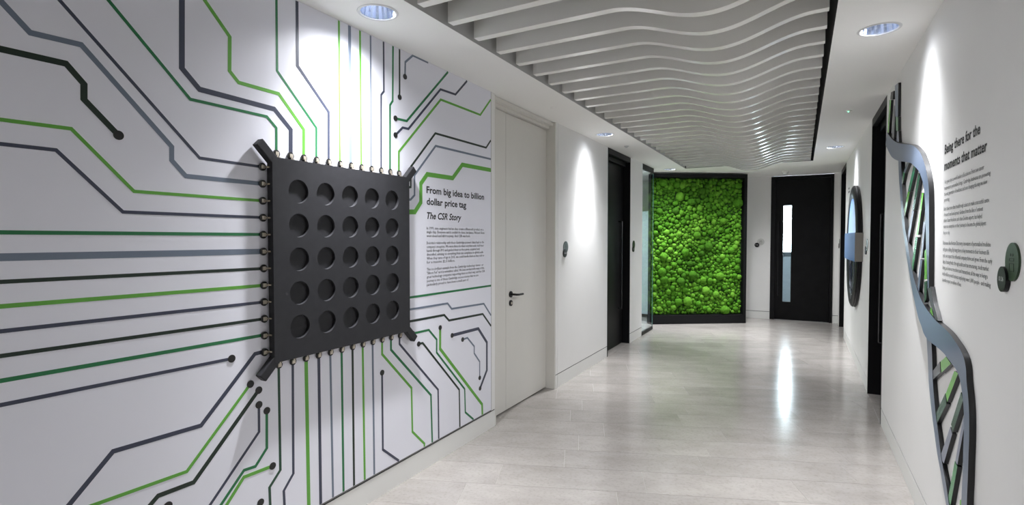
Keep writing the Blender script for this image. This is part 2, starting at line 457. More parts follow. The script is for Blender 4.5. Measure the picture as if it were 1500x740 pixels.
LOWER_RIBBON = [
    ((4.195,1.996),(4.307,2.017)),((4.176,1.908),(4.273,1.918)),((4.129,1.797),(4.214,1.804)),((4.077,1.691),(4.158,1.695)),((3.994,1.557),(4.076,1.558)),((3.914,1.490),(4.003,1.489)),((3.835,1.399),(3.927,1.396)),((3.754,1.325),(3.842,1.321)),((3.661,1.261),(3.763,1.254)),((3.544,1.206),(3.686,1.197)),((3.450,1.170),(3.609,1.157)),((3.332,1.143),(3.531,1.120)),((3.218,1.126),(3.440,1.079)),((3.109,1.111),(3.337,1.048)),((2.980,1.104),(3.272,1.022)),((2.860,1.094),(3.168,1.007)),((2.762,1.077),(3.019,1.005)),((2.678,1.058),(2.897,0.999)),((2.620,1.034),(2.795,0.983)),((2.588,1.000),(2.700,0.966)),((2.575,0.954),(2.654,0.936)),((2.546,0.895),(2.613,0.877)),((2.529,0.836),(2.595,0.816)),((2.522,0.755),(2.591,0.732)),((2.524,0.692),(2.593,0.667)),((2.526,0.616),(2.594,0.590)),((2.530,0.545),(2.600,0.515)),((2.532,0.481),(2.602,0.449)),((2.541,0.386),(2.606,0.353))
]
LEFT_STRAND = [
    ((3.225,1.022),(3.339,1.021)),((3.197,0.950),(3.298,0.931)),((3.173,0.862),(3.268,0.841)),((3.161,0.809),(3.251,0.787)),((3.126,0.739),(3.211,0.716)),((3.086,0.671),(3.161,0.648)),((3.032,0.610),(3.108,0.585)),((2.971,0.531),(3.039,0.506)),((2.922,0.482),(2.978,0.460)),((2.860,0.433),(2.920,0.408)),((2.809,0.377),(2.865,0.360)),((2.724,0.330),(2.783,0.302))
]
RUNGS = [
    ('slate',[(4.012,1.961),(3.942,1.949),(4.075,1.903),(4.133,1.915)]),
    ('green',[(4.133,1.915),(4.075,1.903),(4.176,1.822),(4.250,1.825)]),
    ('teal',[(3.783,1.920),(3.721,1.903),(3.885,1.775),(3.960,1.784)]),
    ('lime',[(3.960,1.782),(3.892,1.772),(4.068,1.613),(4.139,1.622)]),
    ('deep',[(3.645,1.857),(3.588,1.844),(3.743,1.657),(3.805,1.666)]),
    ('lilac',[(3.805,1.663),(3.749,1.651),(3.935,1.423),(4.003,1.439)]),
    ('lime',[(3.533,1.742),(3.488,1.736),(3.610,1.518),(3.657,1.515)]),
    ('green',[(3.682,1.506),(3.624,1.503),(3.757,1.280),(3.816,1.283)]),
    ('lilac',[(3.477,1.585),(3.421,1.583),(3.486,1.394),(3.529,1.390)]),
    ('slate',[(3.535,1.387),(3.484,1.380),(3.561,1.187),(3.616,1.197)]),
    ('lime',[(3.432,1.431),(3.371,1.449),(3.355,1.289),(3.417,1.284)]),
    ('deep',[(3.421,1.270),(3.357,1.283),(3.360,1.187),(3.412,1.164)]),
    ('lime',[(3.242,1.164),(3.174,1.107),(3.260,1.108),(3.282,1.121)]),
    ('green',[(3.310,1.014),(3.220,1.009),(3.148,0.993),(3.278,0.993)]),
    ('lime',[(2.924,0.980),(2.839,0.966),(3.002,0.890),(3.024,0.936)]),
    ('grey',[(3.037,0.934),(3.020,0.888),(3.200,0.805),(3.217,0.838)]),
    ('lime',[(2.780,0.948),(2.719,0.952),(2.886,0.789),(2.914,0.818)]),
    ('deep',[(2.922,0.818),(2.898,0.776),(3.082,0.625),(3.103,0.671)]),
    ('deep',[(2.670,0.888),(2.639,0.862),(2.777,0.694),(2.812,0.715)]),
    ('lilac',[(2.824,0.700),(2.790,0.680),(2.919,0.507),(2.993,0.507)]),
    ('lilac',[(2.630,0.799),(2.599,0.799),(2.698,0.586),(2.731,0.588)]),
    ('green',[(2.738,0.586),(2.697,0.579),(2.787,0.382),(2.839,0.378)]),
    ('lime',[(2.649,0.464),(2.610,0.482),(2.614,0.453),(2.653,0.435)]),
    ('deep',[(2.588,0.529),(2.567,0.542),(2.561,0.476),(2.595,0.461)]),
    ('black',[(4.751,2.568),(4.617,2.546),(4.651,2.493),(4.783,2.523)]),
    ('lime',[(4.817,2.527),(4.732,2.508),(4.822,2.278),(4.900,2.299)]),
    ('grey',[(4.592,2.437),(4.525,2.422),(4.560,2.194),(4.662,2.226)]),
    ('slate',[(4.569,2.571),(4.413,2.552),(4.403,2.321),(4.515,2.344)]),
    ('green',[(4.500,2.341),(4.393,2.315),(4.380,2.216),(4.468,2.239)]),
    ('lilac',[(4.429,2.232),(4.367,2.218),(4.334,2.138),(4.443,2.160)]),
]
# ------------------------------------------------------------------ floor: limestone planks laid askew to the corridor
bm = bmesh.new()
box(bm, -5.2, 1.4, NEAR, 14.2, -0.12, -0.0012)
floor = struct(obj('floor', finish(bm, 'floor', M_GROUT)))

def clip(poly, a, b, c):       # keep a*x + b*y <= c
    out = []
    for i in range(len(poly)):
        p, q = poly[i], poly[(i + 1) % len(poly)]
        dp, dq = a * p[0] + b * p[1] - c, a * q[0] + b * q[1] - c
        if dp <= 0: out.append(p)
        if dp * dq < 0:
            t = dp / (dp - dq)
            out.append((p[0] + (q[0] - p[0]) * t, p[1] + (q[1] - p[1]) * t))
    return out

TA = math.radians(21.5); ROW, LEN, GAP = 0.29, 0.9, 0.001
ca, sa = math.cos(TA), math.sin(TA)
rnd = random.Random(5)
KNOWN = {0: 0.40, 1: 0.805, 2: 0.0, 4: 0.83, 5: 0.03}
tiles = []
for r in range(-14, 34):
    v0 = 3.12 + r * ROW
    o = KNOWN.get(r, rnd.random() * LEN)
    for k in range(-6, 9):
        u0 = o + k * LEN
        q = [(u0 + GAP, v0 + GAP), (u0 + LEN - GAP, v0 + GAP), (u0 + LEN - GAP, v0 + ROW - GAP), (u0 + GAP, v0 + ROW - GAP)]
        q = [(u * ca - v * sa, u * sa + v * ca) for u, v in q]
        for c in ((-1, 0, 3.3), (1, 0, 0.72), (0, -1, -0.9), (0, 1, 11.0)):
            q = clip(q, *c)
            if len(q) < 3: break
        if len(q) < 3: continue
        area = 0.5 * abs(sum(q[i][0] * q[(i + 1) % len(q)][1] - q[(i + 1) % len(q)][0] * q[i][1] for i in range(len(q))))
        if area < 0.004: continue
        tiles.append((u0, v0, q))
for u0, v0, q in tiles[:300]:
    c = Vector((u0 * ca - v0 * sa, u0 * sa + v0 * ca, 0))
    bm = bmesh.new()
    loc = [((x - c.x) * ca + (y - c.y) * sa, -(x - c.x) * sa + (y - c.y) * ca) for x, y in q]
    a = [bm.verts.new((x, y, 0.0)) for x, y in loc]
    b = [bm.verts.new((x, y, -0.003)) for x, y in loc]
    bm.faces.new(a)
    for i in range(len(a)):
        j = (i + 1) % len(a)
        bm.faces.new((a[i], b[i], b[j], a[j]))
    t = obj('floor_tile', finish(bm, 'floor_tile', M_STONE), floor)
    t.location = c; t.rotation_euler = (0, 0, TA)

# ------------------------------------------------------------------ ceiling with round holes for the downlights
HOLE = 0.093
def ceiling_rect(bm, x0, x1, y0, y1):
    hs = sorted([l for l in LIGHTS if x0 < l[0] < x1 and y0 < l[1] < y1], key=lambda l: l[1])
    y = y0
    def quad(a, b, c, d):
        bm.faces.new([bm.verts.new((p[0], p[1], CEIL)) for p in (a, b, c, d)])
    for lx, ly, _ in hs:
        a, b = ly - 0.14, ly + 0.14
        quad((x0, y), (x1, y), (x1, a), (x0, a))
        angs = [2 * math.pi * i / 40 for i in range(40)] + [math.atan2(cy - ly, cx - lx) % (2 * math.pi) for cx in (x0, x1) for cy in (a, b)]
        angs.sort()
        def edge(t):
            dx, dy = math.cos(t), math.sin(t)
            k = min(((x1 - lx) / dx if dx > 1e-9 else (x0 - lx) / dx if dx < -1e-9 else 1e9),
                    ((b - ly) / dy if dy > 1e-9 else (a - ly) / dy if dy < -1e-9 else 1e9))
            return (lx + dx * k, ly + dy * k)
        for i in range(len(angs)):
            t, s = angs[i], angs[(i + 1) % len(angs)]
            if abs(t - s) < 1e-6: continue
            quad((lx + HOLE * math.cos(t), ly + HOLE * math.sin(t)), edge(t), edge(s), (lx + HOLE * math.cos(s), ly + HOLE * math.sin(s)))
        y = b
    quad((x0, y), (x1, y), (x1, y1), (x0, y1))
bm = bmesh.new()
vx0, vx1, vy0, vy1 = VOID
ceiling_rect(bm, -2.6, vx0, NEAR, FAR)
ceiling_rect(bm, vx1, 1.4, NEAR, FAR)
ceiling_rect(bm, vx0, vx1, vy1, FAR)
ceiling_rect(bm, vx0, vx1, NEAR, vy0)
ceiling_rect(bm, -5.2, -2.6, NEAR, FAR)
ceiling_rect(bm, -2.6, 1.4, FAR, 14.2)
for f in bm.faces:
    f.normal_update()
    if f.normal.z > 0: f.normal_flip()
me = bpy.data.meshes.new('ceiling'); bm.to_mesh(me); bm.free(); me.materials.append(M_CEIL)
ceiling = struct(obj('ceiling', me))
# the dark void above the raft
boxes('void_liner', M_VOID, [(vx0 - 0.03, vx1 + 0.03, vy0 - 0.03, vy1 + 0.03, 3.05, 3.08),
                             (vx0 - 0.03, vx0 - 0.012, vy0, vy1, CEIL + 0.001, 3.05), (vx1 + 0.004, vx1 + 0.03, vy0, vy1, CEIL + 0.001, 3.05),
                             (vx0 - 0.012, vx1 + 0.03, vy0 - 0.03, vy0, CEIL + 0.001, 3.05), (vx0 - 0.012, vx1 + 0.03, vy1, vy1 + 0.03, CEIL + 0.001, 3.05)], ceiling)
boxes('upstand', M_UPSTAND, [(vx0 - 0.012, vx0, vy0, vy1, CEIL + 0.001, 2.765)], ceiling)
boxes('edge_strip', M_VOID, [(vx1, vx1 + 0.004, vy0, vy1, CEIL + 0.001, 3.05)], ceiling)

# ------------------------------------------------------------------ walls, full height, openings left free
SK = 0.13
def wall_x(name, x, depth, segs, sk_name):
    """segs: (y0, y1). depth is signed, away from the corridor."""
    w, s, g = [], [], []
    for y0, y1 in segs:
        xa, xb = sorted((x, x + depth))
        w.append((xa, xb, y0, y1, SK + 0.008, CEIL))
        s.append((xa, xb, y0, y1, 0, SK))
        xa, xb = sorted((x + math.copysign(0.0035, depth), x + depth))
        g.append((xa, xb, y0 + 0.004, y1 - 0.004, SK, SK + 0.008))
    o = struct(boxes(name, M_WALL, w))
    b = struct(boxes(sk_name, M_SKIRT, s))
    boxes('shadow_gap', M_BLACKFRAME, g, b)  # black filler: the shade in the gap is put into its colour
    return o, b
wall_left, base_left = wall_x('wall_left', WL, -0.25, [(NEAR, 3.575), (4.755, 4.80), (4.806, 6.333), (7.322, 7.969)], 'baseboard_left')
wall_right, base_right = wall_x('wall_right', WR, 0.25, [(NEAR, 5.09), (6.06, 9.33), (10.40, FAR)], 'baseboard_right')
boxes('shadow_gap', M_SKIRT, [(WL - 0.25, WL - 0.012, 4.80, 4.806, 0, CEIL)], wall_left)

def wall_y(name, segs, sk_name):
    o = struct(boxes(name, M_WALL, [(a, b, FAR, FAR + 0.2, SK + 0.008, CEIL) for a, b in segs]))
    b = struct(boxes(sk_name, M_SKIRT, [(a, b, FAR, FAR + 0.2, 0, SK) for a, b in segs]))
    boxes('shadow_gap', M_BLACKFRAME, [(a + 0.004, b - 0.004, FAR + 0.012, FAR + 0.2, SK, SK + 0.008) for a, b in segs], b)  # filler coloured black to give the gap its shade
wall_y('wall_far', [(-5.2, -0.494), (0.495, 1.0)], 'baseboard_far')
struct(boxes('wall_near', M_WALL, [(-2.6, 1.0, NEAR - 0.2, NEAR, 0, CEIL)]))
struct(boxes('wall_side_room', M_WALL, [(-5.2, -2.37, 7.72, 7.92, 0, CEIL), (-5.4, -5.2, 7.72, FAR + 0.2, 0, CEIL)]))

# ------------------------------------------------------------------ doors
def door(name):
    return struct(obj(name, None))
# white side door in the left wall
d = door('door_1')
LX = -2.215
boxes('frame', M_CREAM2, [(LX - 0.16, WL - 0.004, 3.577, 3.60, 0, 2.625), (LX - 0.16, WL - 0.001, 4.735, 4.753, 0.0, 2.625), (LX - 0.06, WL - 0.02, 3.60, 4.735, 2.595, 2.625),
                         (LX - 0.05, LX + 0.03, 3.60, 4.735, 2.568, 2.595)], d, 0.001)
boxes('side_panel', M_CREAM, [(LX - 0.04, LX, 3.602, 3.917, 0.012, 2.564)], d, 0.001)
boxes('leaf', M_CREAM, [(LX - 0.04, LX, 3.921, 4.731, 0.012, 2.562)], d, 0.0015)
boxes('backing', M_BLACKFRAME, [(LX - 0.075, LX - 0.06, 3.60, 4.735, 0.0, 2.56)], d)
bm = bmesh.new()
tube(bm, [(LX, 4.0, 1.008), (LX + 0.05, 4.0, 1.008), (LX + 0.058, 4.012, 1.006), (LX + 0.058, 4.05, 1.003), (LX + 0.056, 4.13, 1.002)], 0.0095, 12)
h = obj('lever_handle', finish(bm, 'lever_handle', M_BLACKMETAL, True, 40), d)
def rose(name, y, z, r, parent, m, x0=LX, t=0.01):
    bm = bmesh.new()
    n = 24
    a = [bm.verts.new((x0 - 0.0005, y + r * math.cos(2 * math.pi * i / n), z + r * math.sin(2 * math.pi * i / n))) for i in range(n)]
    b = [bm.verts.new((x0 + t, y + r * math.cos(2 * math.pi * i / n), z + r * math.sin(2 * math.pi * i / n))) for i in range(n)]
    bm.faces.new(a); bm.faces.new(b)
    for i in range(n):
        j = (i + 1) % n
        bm.faces.new((a[i], a[j], b[j], b[i]))
    return obj(name, finish(bm, name, m), parent)
rose('rose', 4.0, 1.008, 0.027, h, M_BLACKMETAL)
kp = rose('keyhole_plate', 4.0, 0.931, 0.026, d, M_BLACKMETAL)
rose('lock_barrel', 4.002, 0.931, 0.011, kp, M_PINMETAL, LX + 0.01, 0.004)

def black_side_door(name, side, y0, y1, depth, pulls):
    """side -1 left wall, +1 right wall. Full height black frame with a recessed leaf."""
    d = door(name)
    w = WL if side < 0 else WR
    def X(a, b):                       # a, b measured from wall face into the wall
        return tuple(sorted((w + side * a, w + side * b)))
    boxes('frame', M_BLACKFRAME, [X(-0.002, 0.24) + (y0, y0 + 0.02, 0, CEIL - 0.004), X(-0.002, 0.24) + (y1 - 0.02, y1, 0, CEIL - 0.004),
                                 X(-0.002, 0.04) + (y0 + 0.02, y1 - 0.02, 2.555, CEIL - 0.004), X(0.06, 0.24) + (y0 + 0.02, y1 - 0.02, 2.50, CEIL - 0.004)], d, 0.0012)
    boxes('leaf', M_BLACKWOOD, [X(depth, depth + 0.045) + (y0 + 0.023, y1 - 0.023, 0.008, 2.495)], d, 0.0015)
    for py in pulls:
        bm = bmesh.new()
        xf, xo = w + side * depth, w + side * (depth - 0.05)
        tube(bm, [(xf, py, 0.52), (xo, py, 0.52), (xo, py, 0.525), (xo, py, 1.72), (xo, py, 1.725), (xf, py, 1.725)], 0.009, 10)
        obj('pull_handle', finish(bm, 'pull_handle', M_HANDLE, True, 40), d)
    boxes('threshold', M_STONE, [X(0.0, 0.22) + (y0 + 0.02, y1 - 0.02, 0.0, 0.003)], d)
    return d
black_side_door('door_2', -1, 6.333, 7.322, 0.10, (7.10,))
black_side_door('door_4', 1, 5.09, 6.06, 0.12, (5.94,))
black_side_door('door_5', 1, 9.33, 10.40, 0.12, (10.27,))

# end door with its vision panel
d = door('door_3')
boxes('frame', M_BLACKFRAME, [(-0.492, -0.42, FAR - 0.012, FAR + 0.12, 0, 2.618), (0.45, 0.493, FAR - 0.012, FAR + 0.12, 0, 2.618), (-0.42, 0.45, FAR - 0.012, FAR + 0.12, 2.565, 2.618),
                                 (-0.42, -0.40, FAR + 0.057, FAR + 0.12, 0, 2.565), (0.43, 0.45, FAR + 0.057, FAR + 0.12, 0, 2.565), (-0.40, 0.43, FAR + 0.057, FAR + 0.12, 2.545, 2.565)], d, 0.0015)
wx0, wx1, wz0, wz1 = -0.285, -0.158, 0.335, 2.085
boxes('leaf', M_BLACKWOOD, [(-0.416, wx0, FAR + 0.01, FAR + 0.055, 0.006, 2.562), (wx1, 0.446, FAR + 0.01, FAR + 0.055, 0.006, 2.562),
                           (wx0, wx1, FAR + 0.01, FAR + 0.055, 0.006, wz0), (wx0, wx1, FAR + 0.01, FAR + 0.055, wz1, 2.562)], d)
boxes('vision_panel', M_GLASS, [(wx0, wx1, FAR + 0.028, FAR + 0.036, wz0, wz1)], d)
bm = bmesh.new()
tube(bm, [(-0.365, FAR + 0.01, 0.45), (-0.365, FAR - 0.045, 0.45), (-0.365, FAR - 0.045, 0.455), (-0.365, FAR - 0.045, 1.80), (-0.365, FAR - 0.045, 1.805), (-0.365, FAR + 0.01, 1.805)], 0.008, 10)
obj('pull_handle', finish(bm, 'pull_handle', M_BLACKMETAL, True, 40), d)

# the daylit office behind the end door
struct(boxes('wall_office', M_WALL, [(-1.6, -1.5, FAR + 0.2, 13.9, 0, CEIL), (1.2, 1.3, FAR + 0.2, 13.9, 0, CEIL), (-1.6, 1.3, 13.9, 14.0, 0, 1.0), (-1.6, 1.3, 13.9, 14.0, 2.5, CEIL)]))
w = struct(boxes('window_1', M_DAY, [(-1.5, 1.2, 13.94, 13.96, 1.0, 2.5)]))
boxes('window_frame', M_PLASTIC, [(-1.5, 1.2, 13.88, 13.94, 1.0, 1.04), (-1.5, 1.2, 13.88, 13.94, 2.46, 2.5), (-0.9, -0.86, 13.88, 13.94, 1.04, 2.46), (0.5, 0.54, 13.88, 13.94, 1.04, 2.46)], w)
t = thing('office_desk', 'grey blue screened desk seen through the slot window of the end door', 'desk', (-0.2, 12.3, 0))
boxes('desk_screen', M_DESK, [(-0.9, 0.9, 0.0, 0.03, 0.02, 1.10)], t, 0.003)
boxes('desk_top', M_PALEBLUE, [(-0.9, 0.9, 0.03, 0.7, 0.70, 0.73)], t, 0.003)
for sx in (-0.87, 0.84):
    boxes('leg', M_BLACKMETAL, [(sx, sx + 0.03, 0.05, 0.65, 0.0, 0.70)], t)
t = thing('computer_monitor', 'dark monitor standing on the desk behind the end door', 'monitor', (-0.33, 12.6, 0.731))
boxes('screen', M_DESKTOP, [(-0.28, 0.28, -0.02, 0.02, 0.12, 0.47)], t, 0.004)
boxes('stand', M_BLACKMETAL, [(-0.03, 0.03, 0.0, 0.03, 0.012, 0.2), (-0.12, 0.12, -0.08, 0.08, 0.0, 0.012)], t)

# glass partition at the end of the left wall
t = thing('glass_partition', 'full height clear glass partition with black rails beside the moss panel', 'glass partition', (WL, 8.307, 0))
boxes('pane', M_GLASS, [(-0.012, 0.0, -0.335, 0.330, 0.05, 2.545)], t)
boxes('pane_edge', M_GLASSEDGE, [(-0.012, 0.0, 0.330, 0.337, 0.05, 2.545)], t)
boxes('top_rail', M_BLACKFRAME, [(-0.03, 0.004, -0.337, 0.337, 2.545, CEIL - 0.003)], t, 0.001)
boxes('bottom_rail', M_BLACKFRAME, [(-0.03, 0.004, -0.337, 0.337, 0.0, 0.05)], t, 0.001)
t = thing('office_screen', 'pale blue freestanding screen seen through the glass partition', 'screen', (-3.3, 9.9, 0))
boxes('screen_panel', M_PALEBLUE, [(-0.7, 0.93, -0.02, 0.02, 0.06, 2.0)], t, 0.004)
for sx in (-0.5, 0.5):
    boxes('foot', M_BLACKMETAL, [(sx - 0.03, sx + 0.03, -0.22, 0.22, 0.0, 0.06)], t, 0.003)

# ------------------------------------------------------------------ slatted ceiling raft
raft = thing('ceiling_raft', 'wavy white slatted raft hanging in the dark recess of the ceiling', 'ceiling raft', (-0.77, 5.4, CEIL))
SX0, SX1, SD, ST = -1.645, 0.107, 0.2515, 0.05
for k in range(-3, 28):
    y = 2.04 + SD * k
    c = -0.41 - 0.045 * (y - 3.05)
    n = 64
    bm = bmesh.new()
    rows = []
    for i in range(n + 1):
        x = SX0 + (SX1 - SX0) * i / n
        u = (x - c) / 0.47
        zb = CEIL + 0.004 - (0.0525 * (1 + math.cos(math.pi * u)) if abs(u) < 1 else 0)
        rows.append([bm.verts.new((x + 0.77, yy - 5.4, zz - CEIL)) for yy, zz in ((y, zb), (y + ST, zb), (y + ST, 2.80), (y, 2.80))])
    for i in range(n):
        for a in range(4):
            b = (a + 1) % 4
            bm.faces.new((rows[i][a], rows[i][b], rows[i + 1][b], rows[i + 1][a]))
    bm.faces.new(rows[0]); bm.faces.new(rows[-1])
    obj('slat', finish(bm, 'slat', M_SLAT, True, 30), raft)
for x in (-1.3, -0.2):
    boxes('hanging_rail', M_VOID, [(x + 0.77 - 0.02, x + 0.77 + 0.02, 1.2 - 5.4, 8.88 - 5.4, 2.80 - CEIL, 2.84 - CEIL),
                                  (x + 0.77 - 0.01, x + 0.77 + 0.01, 2.4 - 5.4, 2.42 - 5.4, 2.84 - CEIL, 3.05 - CEIL), (x + 0.77 - 0.01, x + 0.77 + 0.01, 7.0 - 5.4, 7.02 - 5.4, 2.84 - CEIL, 3.05 - CEIL)], raft)

# ------------------------------------------------------------------ downlights
def downlight(x, y, label):
    t = thing('downlight', label, 'ceiling light', (x, y, CEIL), 0, 'recessed ceiling downlights')
    bm = bmesh.new()
    lathe(bm, [(0.087, 0.012), (0.087, -0.002), (0.089, -0.004), (0.100, -0.003), (0.102, -0.0005), (0.0925, 0.0005), (0.0925, 0.012), (0.087, 0.012)], 48)
    obj('trim_ring', finish(bm, 'trim_ring', M_TRIM, True, 40), t)
    bm = bmesh.new()
    lathe(bm, [(0.0868, 0.002), (0.082, 0.03), (0.074, 0.06), (0.062, 0.09), (0.046, 0.112)], 36, flute=0.045)
    obj('reflector', finish(bm, 'reflector', M_CHROME, False), t)
    bm = bmesh.new()
    disc_pts = [bm.verts.new((0.047 * math.cos(2 * math.pi * i / 24), 0.047 * math.sin(2 * math.pi * i / 24), 0.110)) for i in range(24)]
    bm.faces.new(disc_pts)
    obj('lamp', finish(bm, 'lamp', M_LAMP), t)
    # narrow core, soft skirt close to the wall, and an added fill tilted across the corridor to lift the ambient
    away = math.radians(28) * (-1 if x < -0.77 else 1)
    k = (0.3 if y < 0 else 1.8 if x < -3 else 1.0)
    k2 = k * (2.6 if 0 < y < 3 else 1.0)
    for nm, e, size, bl, rad, tilt in (('core_beam', WASH * k, 64, 1.0, 0.03, 0.0), ('skirt_beam', 0.18 * WASH * k2, 104, 1.0, 0.04, 0.0),
                                       ('rim_beam', 0.05 * WASH * k2 * (1.7 if 0 < y < 3 else 1), 150, 1.0, 0.05, 0.0), ('fill_beam', FILL * k, 128, 1.0, 0.08, away)):
        l = bpy.data.lights.new(nm, 'SPOT')
        l.energy = e; l.spot_size = math.radians(size); l.spot_blend = bl; l.shadow_soft_size = rad
        l.color = LAMP_COL
        o = obj(nm, l, t)
        o.location = (0, 0, -0.012)
        o.rotation_euler = (0, tilt, 0)
for l in LIGHTS:
    downlight(*l)

# ------------------------------------------------------------------ small ceiling devices
def lathe_thing(name, label, cat, loc, prof, m):
    t = thing(name, label, cat, loc)
    bm = bmesh.new()
    r = lathe(bm, prof, 28)
    bm.faces.new(r[-1])
    obj('housing', finish(bm, 'housing', m, True, 40), t)
    return t
lathe_thing('smoke_detector', 'white domed smoke detector on the ceiling in front of the end door', 'smoke detector', (-0.245, 10.1, CEIL),
            [(0.055, 0), (0.055, -0.012), (0.045, -0.018), (0.045, -0.03), (0.035, -0.045), (0.02, -0.05)], M_PLASTIC)
t = lathe_thing('motion_sensor', 'tiny ceiling sensor with a green light near the right wall', 'sensor', (0.359, 5.56, CEIL), [(0.022, 0), (0.022, -0.004), (0.018, -0.007)], M_PLASTIC)
bm = bmesh.new(); bmesh.ops.create_icosphere(bm, subdivisions=2, radius=0.0065, matrix=Matrix.Translation((-0.006, 0, -0.009)))
obj('indicator', finish(bm, 'indicator', M_LED, True), t)
lathe_thing('sprinkler_cover', 'small grey sprinkler cover on the ceiling beside the black side door', 'sprinkler', (-1.90, 6.38, CEIL), [(0.03, 0), (0.03, -0.005), (0.022, -0.009), (0.01, -0.022)], M_UPSTAND)
lathe_thing('sprinkler_cover', 'faint white sprinkler cover on the ceiling above the white door', 'sprinkler', (-1.90, 4.20, CEIL), [(0.026, 0), (0.026, -0.003), (0.02, -0.005)], M_CEIL)

# ------------------------------------------------------------------ circuit mural on the left wall (local: x = along the wall, z up, -y = out of the wall)
mural = thing('circuit_mural', 'white wall mural of green and grey circuit lines running towards the black chip', 'mural', (WL + 0.0006, 0, 0), math.radians(90))
boxes('mural_panel', M_MURAL, [(-1.2, 3.510, -0.003, 0.0, 0.148, CEIL - 0.001)], mural)
boxes('shade_line', M_LINE, [(3.510, 3.514, -0.0032, 0.0, 0.146, CEIL - 0.001), (-1.2, 3.514, -0.0015, 0.0, 0.1385, 0.148)], mural)  # grey strips paint the shade of the gaps along the panel edges
def stroke(bm, pts, w, y0, y1):
    P = [Vector(p) for p in pts]
    L, R = [], []
    for i, p in enumerate(P):
        d0 = (P[i] - P[i - 1]).normalized() if i else (P[1] - P[0]).normalized()
        d1 = (P[i + 1] - P[i]).normalized() if i < len(P) - 1 else d0
        b = d0 + d1
        nrm = Vector((-b.y, b.x)).normalized()
        k = 1.0 / max(0.5, nrm.dot(Vector((-d0.y, d0.x))))
        L.append(p + nrm * w * 0.5 * k); R.append(p - nrm * w * 0.5 * k)
    rows = [[bm.verts.new(v) for v in ((l.x, y0, l.y), (l.x, y1, l.y), (r.x, y1, r.y), (r.x, y0, r.y))] for l, r in zip(L, R)]
    for i in range(len(rows) - 1):
        for a in range(3):
            bm.faces.new((rows[i][a], rows[i][a + 1], rows[i + 1][a + 1], rows[i + 1][a]))
    bm.faces.new(rows[0]); bm.faces.new(rows[-1])
dot_me = None
for i, (pts, w, c, dots) in enumerate(TRACES):
    y = -0.0036 - 0.00012 * (i % 5)
    bm = bmesh.new(); stroke(bm, pts, w, -0.003, y)
    tr = obj('trace', finish(bm, 'trace', TRACE[c]), mural)
    for k in dots:
        if dot_me is None:
            bm = bmesh.new(); disc(bm, 0, 0, 0.0165, -0.003, -0.0056, 24); dot_me = finish(bm, 'via_dot', M_DOT)
        q = pts[0] if k == 's' else pts[-1]
        o = obj('via_dot', dot_me, tr); o.location = (q[0], 0, q[1])
letters('heading_word', 'From big idea to billion', 2.707, 1.789, 0.044, 0.700, M_INK, mural, -0.0038, 0.022, words=True)
letters('heading_word', 'dollar price tag', 2.707, 1.715, 0.044, 0.457, M_INK, mural, -0.0038, 0.022, words=True)
letters('subheading_word', 'The CSR Story', 2.709, 1.623, 0.043, 0.392, M_INK, mural, -0.0038, 0.02, 0.25, words=True)
BODY = [('In 1999, nine engineers had an idea: create a Bluetooth product on a', 1.555, .690), ("single chip. Everyone said it couldn't be done, but James, Phil and Glenn", 1.530, .705), ('went ahead and did it anyway. And CSR was born.', 1.505, .51),
        ("Deloitte's relationship with these Cambridge pioneers dates back to the", 1.459, .70), ("company's inception. We were there for their very first audit, held their", 1.434, .695), ('hands through IPO and guided them as they grew, acquired and', 1.409, .635), ('diversified, advising on everything from tax compliance to global audit.', 1.384, .69), ('When they came of age in 2015, we could handle them as they sold to', 1.359, .70), ('for a massive $2.5 billion.', 1.334, .315),
        ('This is a brilliant example from the Cambridge technology cluster - or', 1.288, .69), ('"Silicon Fen" as it is sometimes called. We have worked with many of the', 1.264, .70), ('great technology companies supporting them on their way, and the CSR', 1.239, .71), ('journey is one of those Cambridge success stories that we are', 1.213, .62), ('particularly proud to have been a small part of.', 1.188, .485)]
def paragraphs(rows, x, dz, cap, parent, y):
    groups = [[rows[0]]]
    for a, c in zip(rows, rows[1:]):
        if a[1] - c[1] > 0.035: groups.append([])
        groups[-1].append(c)
    for g in groups:
        o = obj('paragraph', text_mesh('paragraph', [(s, x, z - dz, cap, w) for s, z, w in g], M_INK2, 0.006, 0, 1), parent)
        o.location = (0, y, 0)
        o['kind'] = 'stuff'
paragraphs(BODY, 2.706, 0.0, 0.0165, mural, -0.0038)

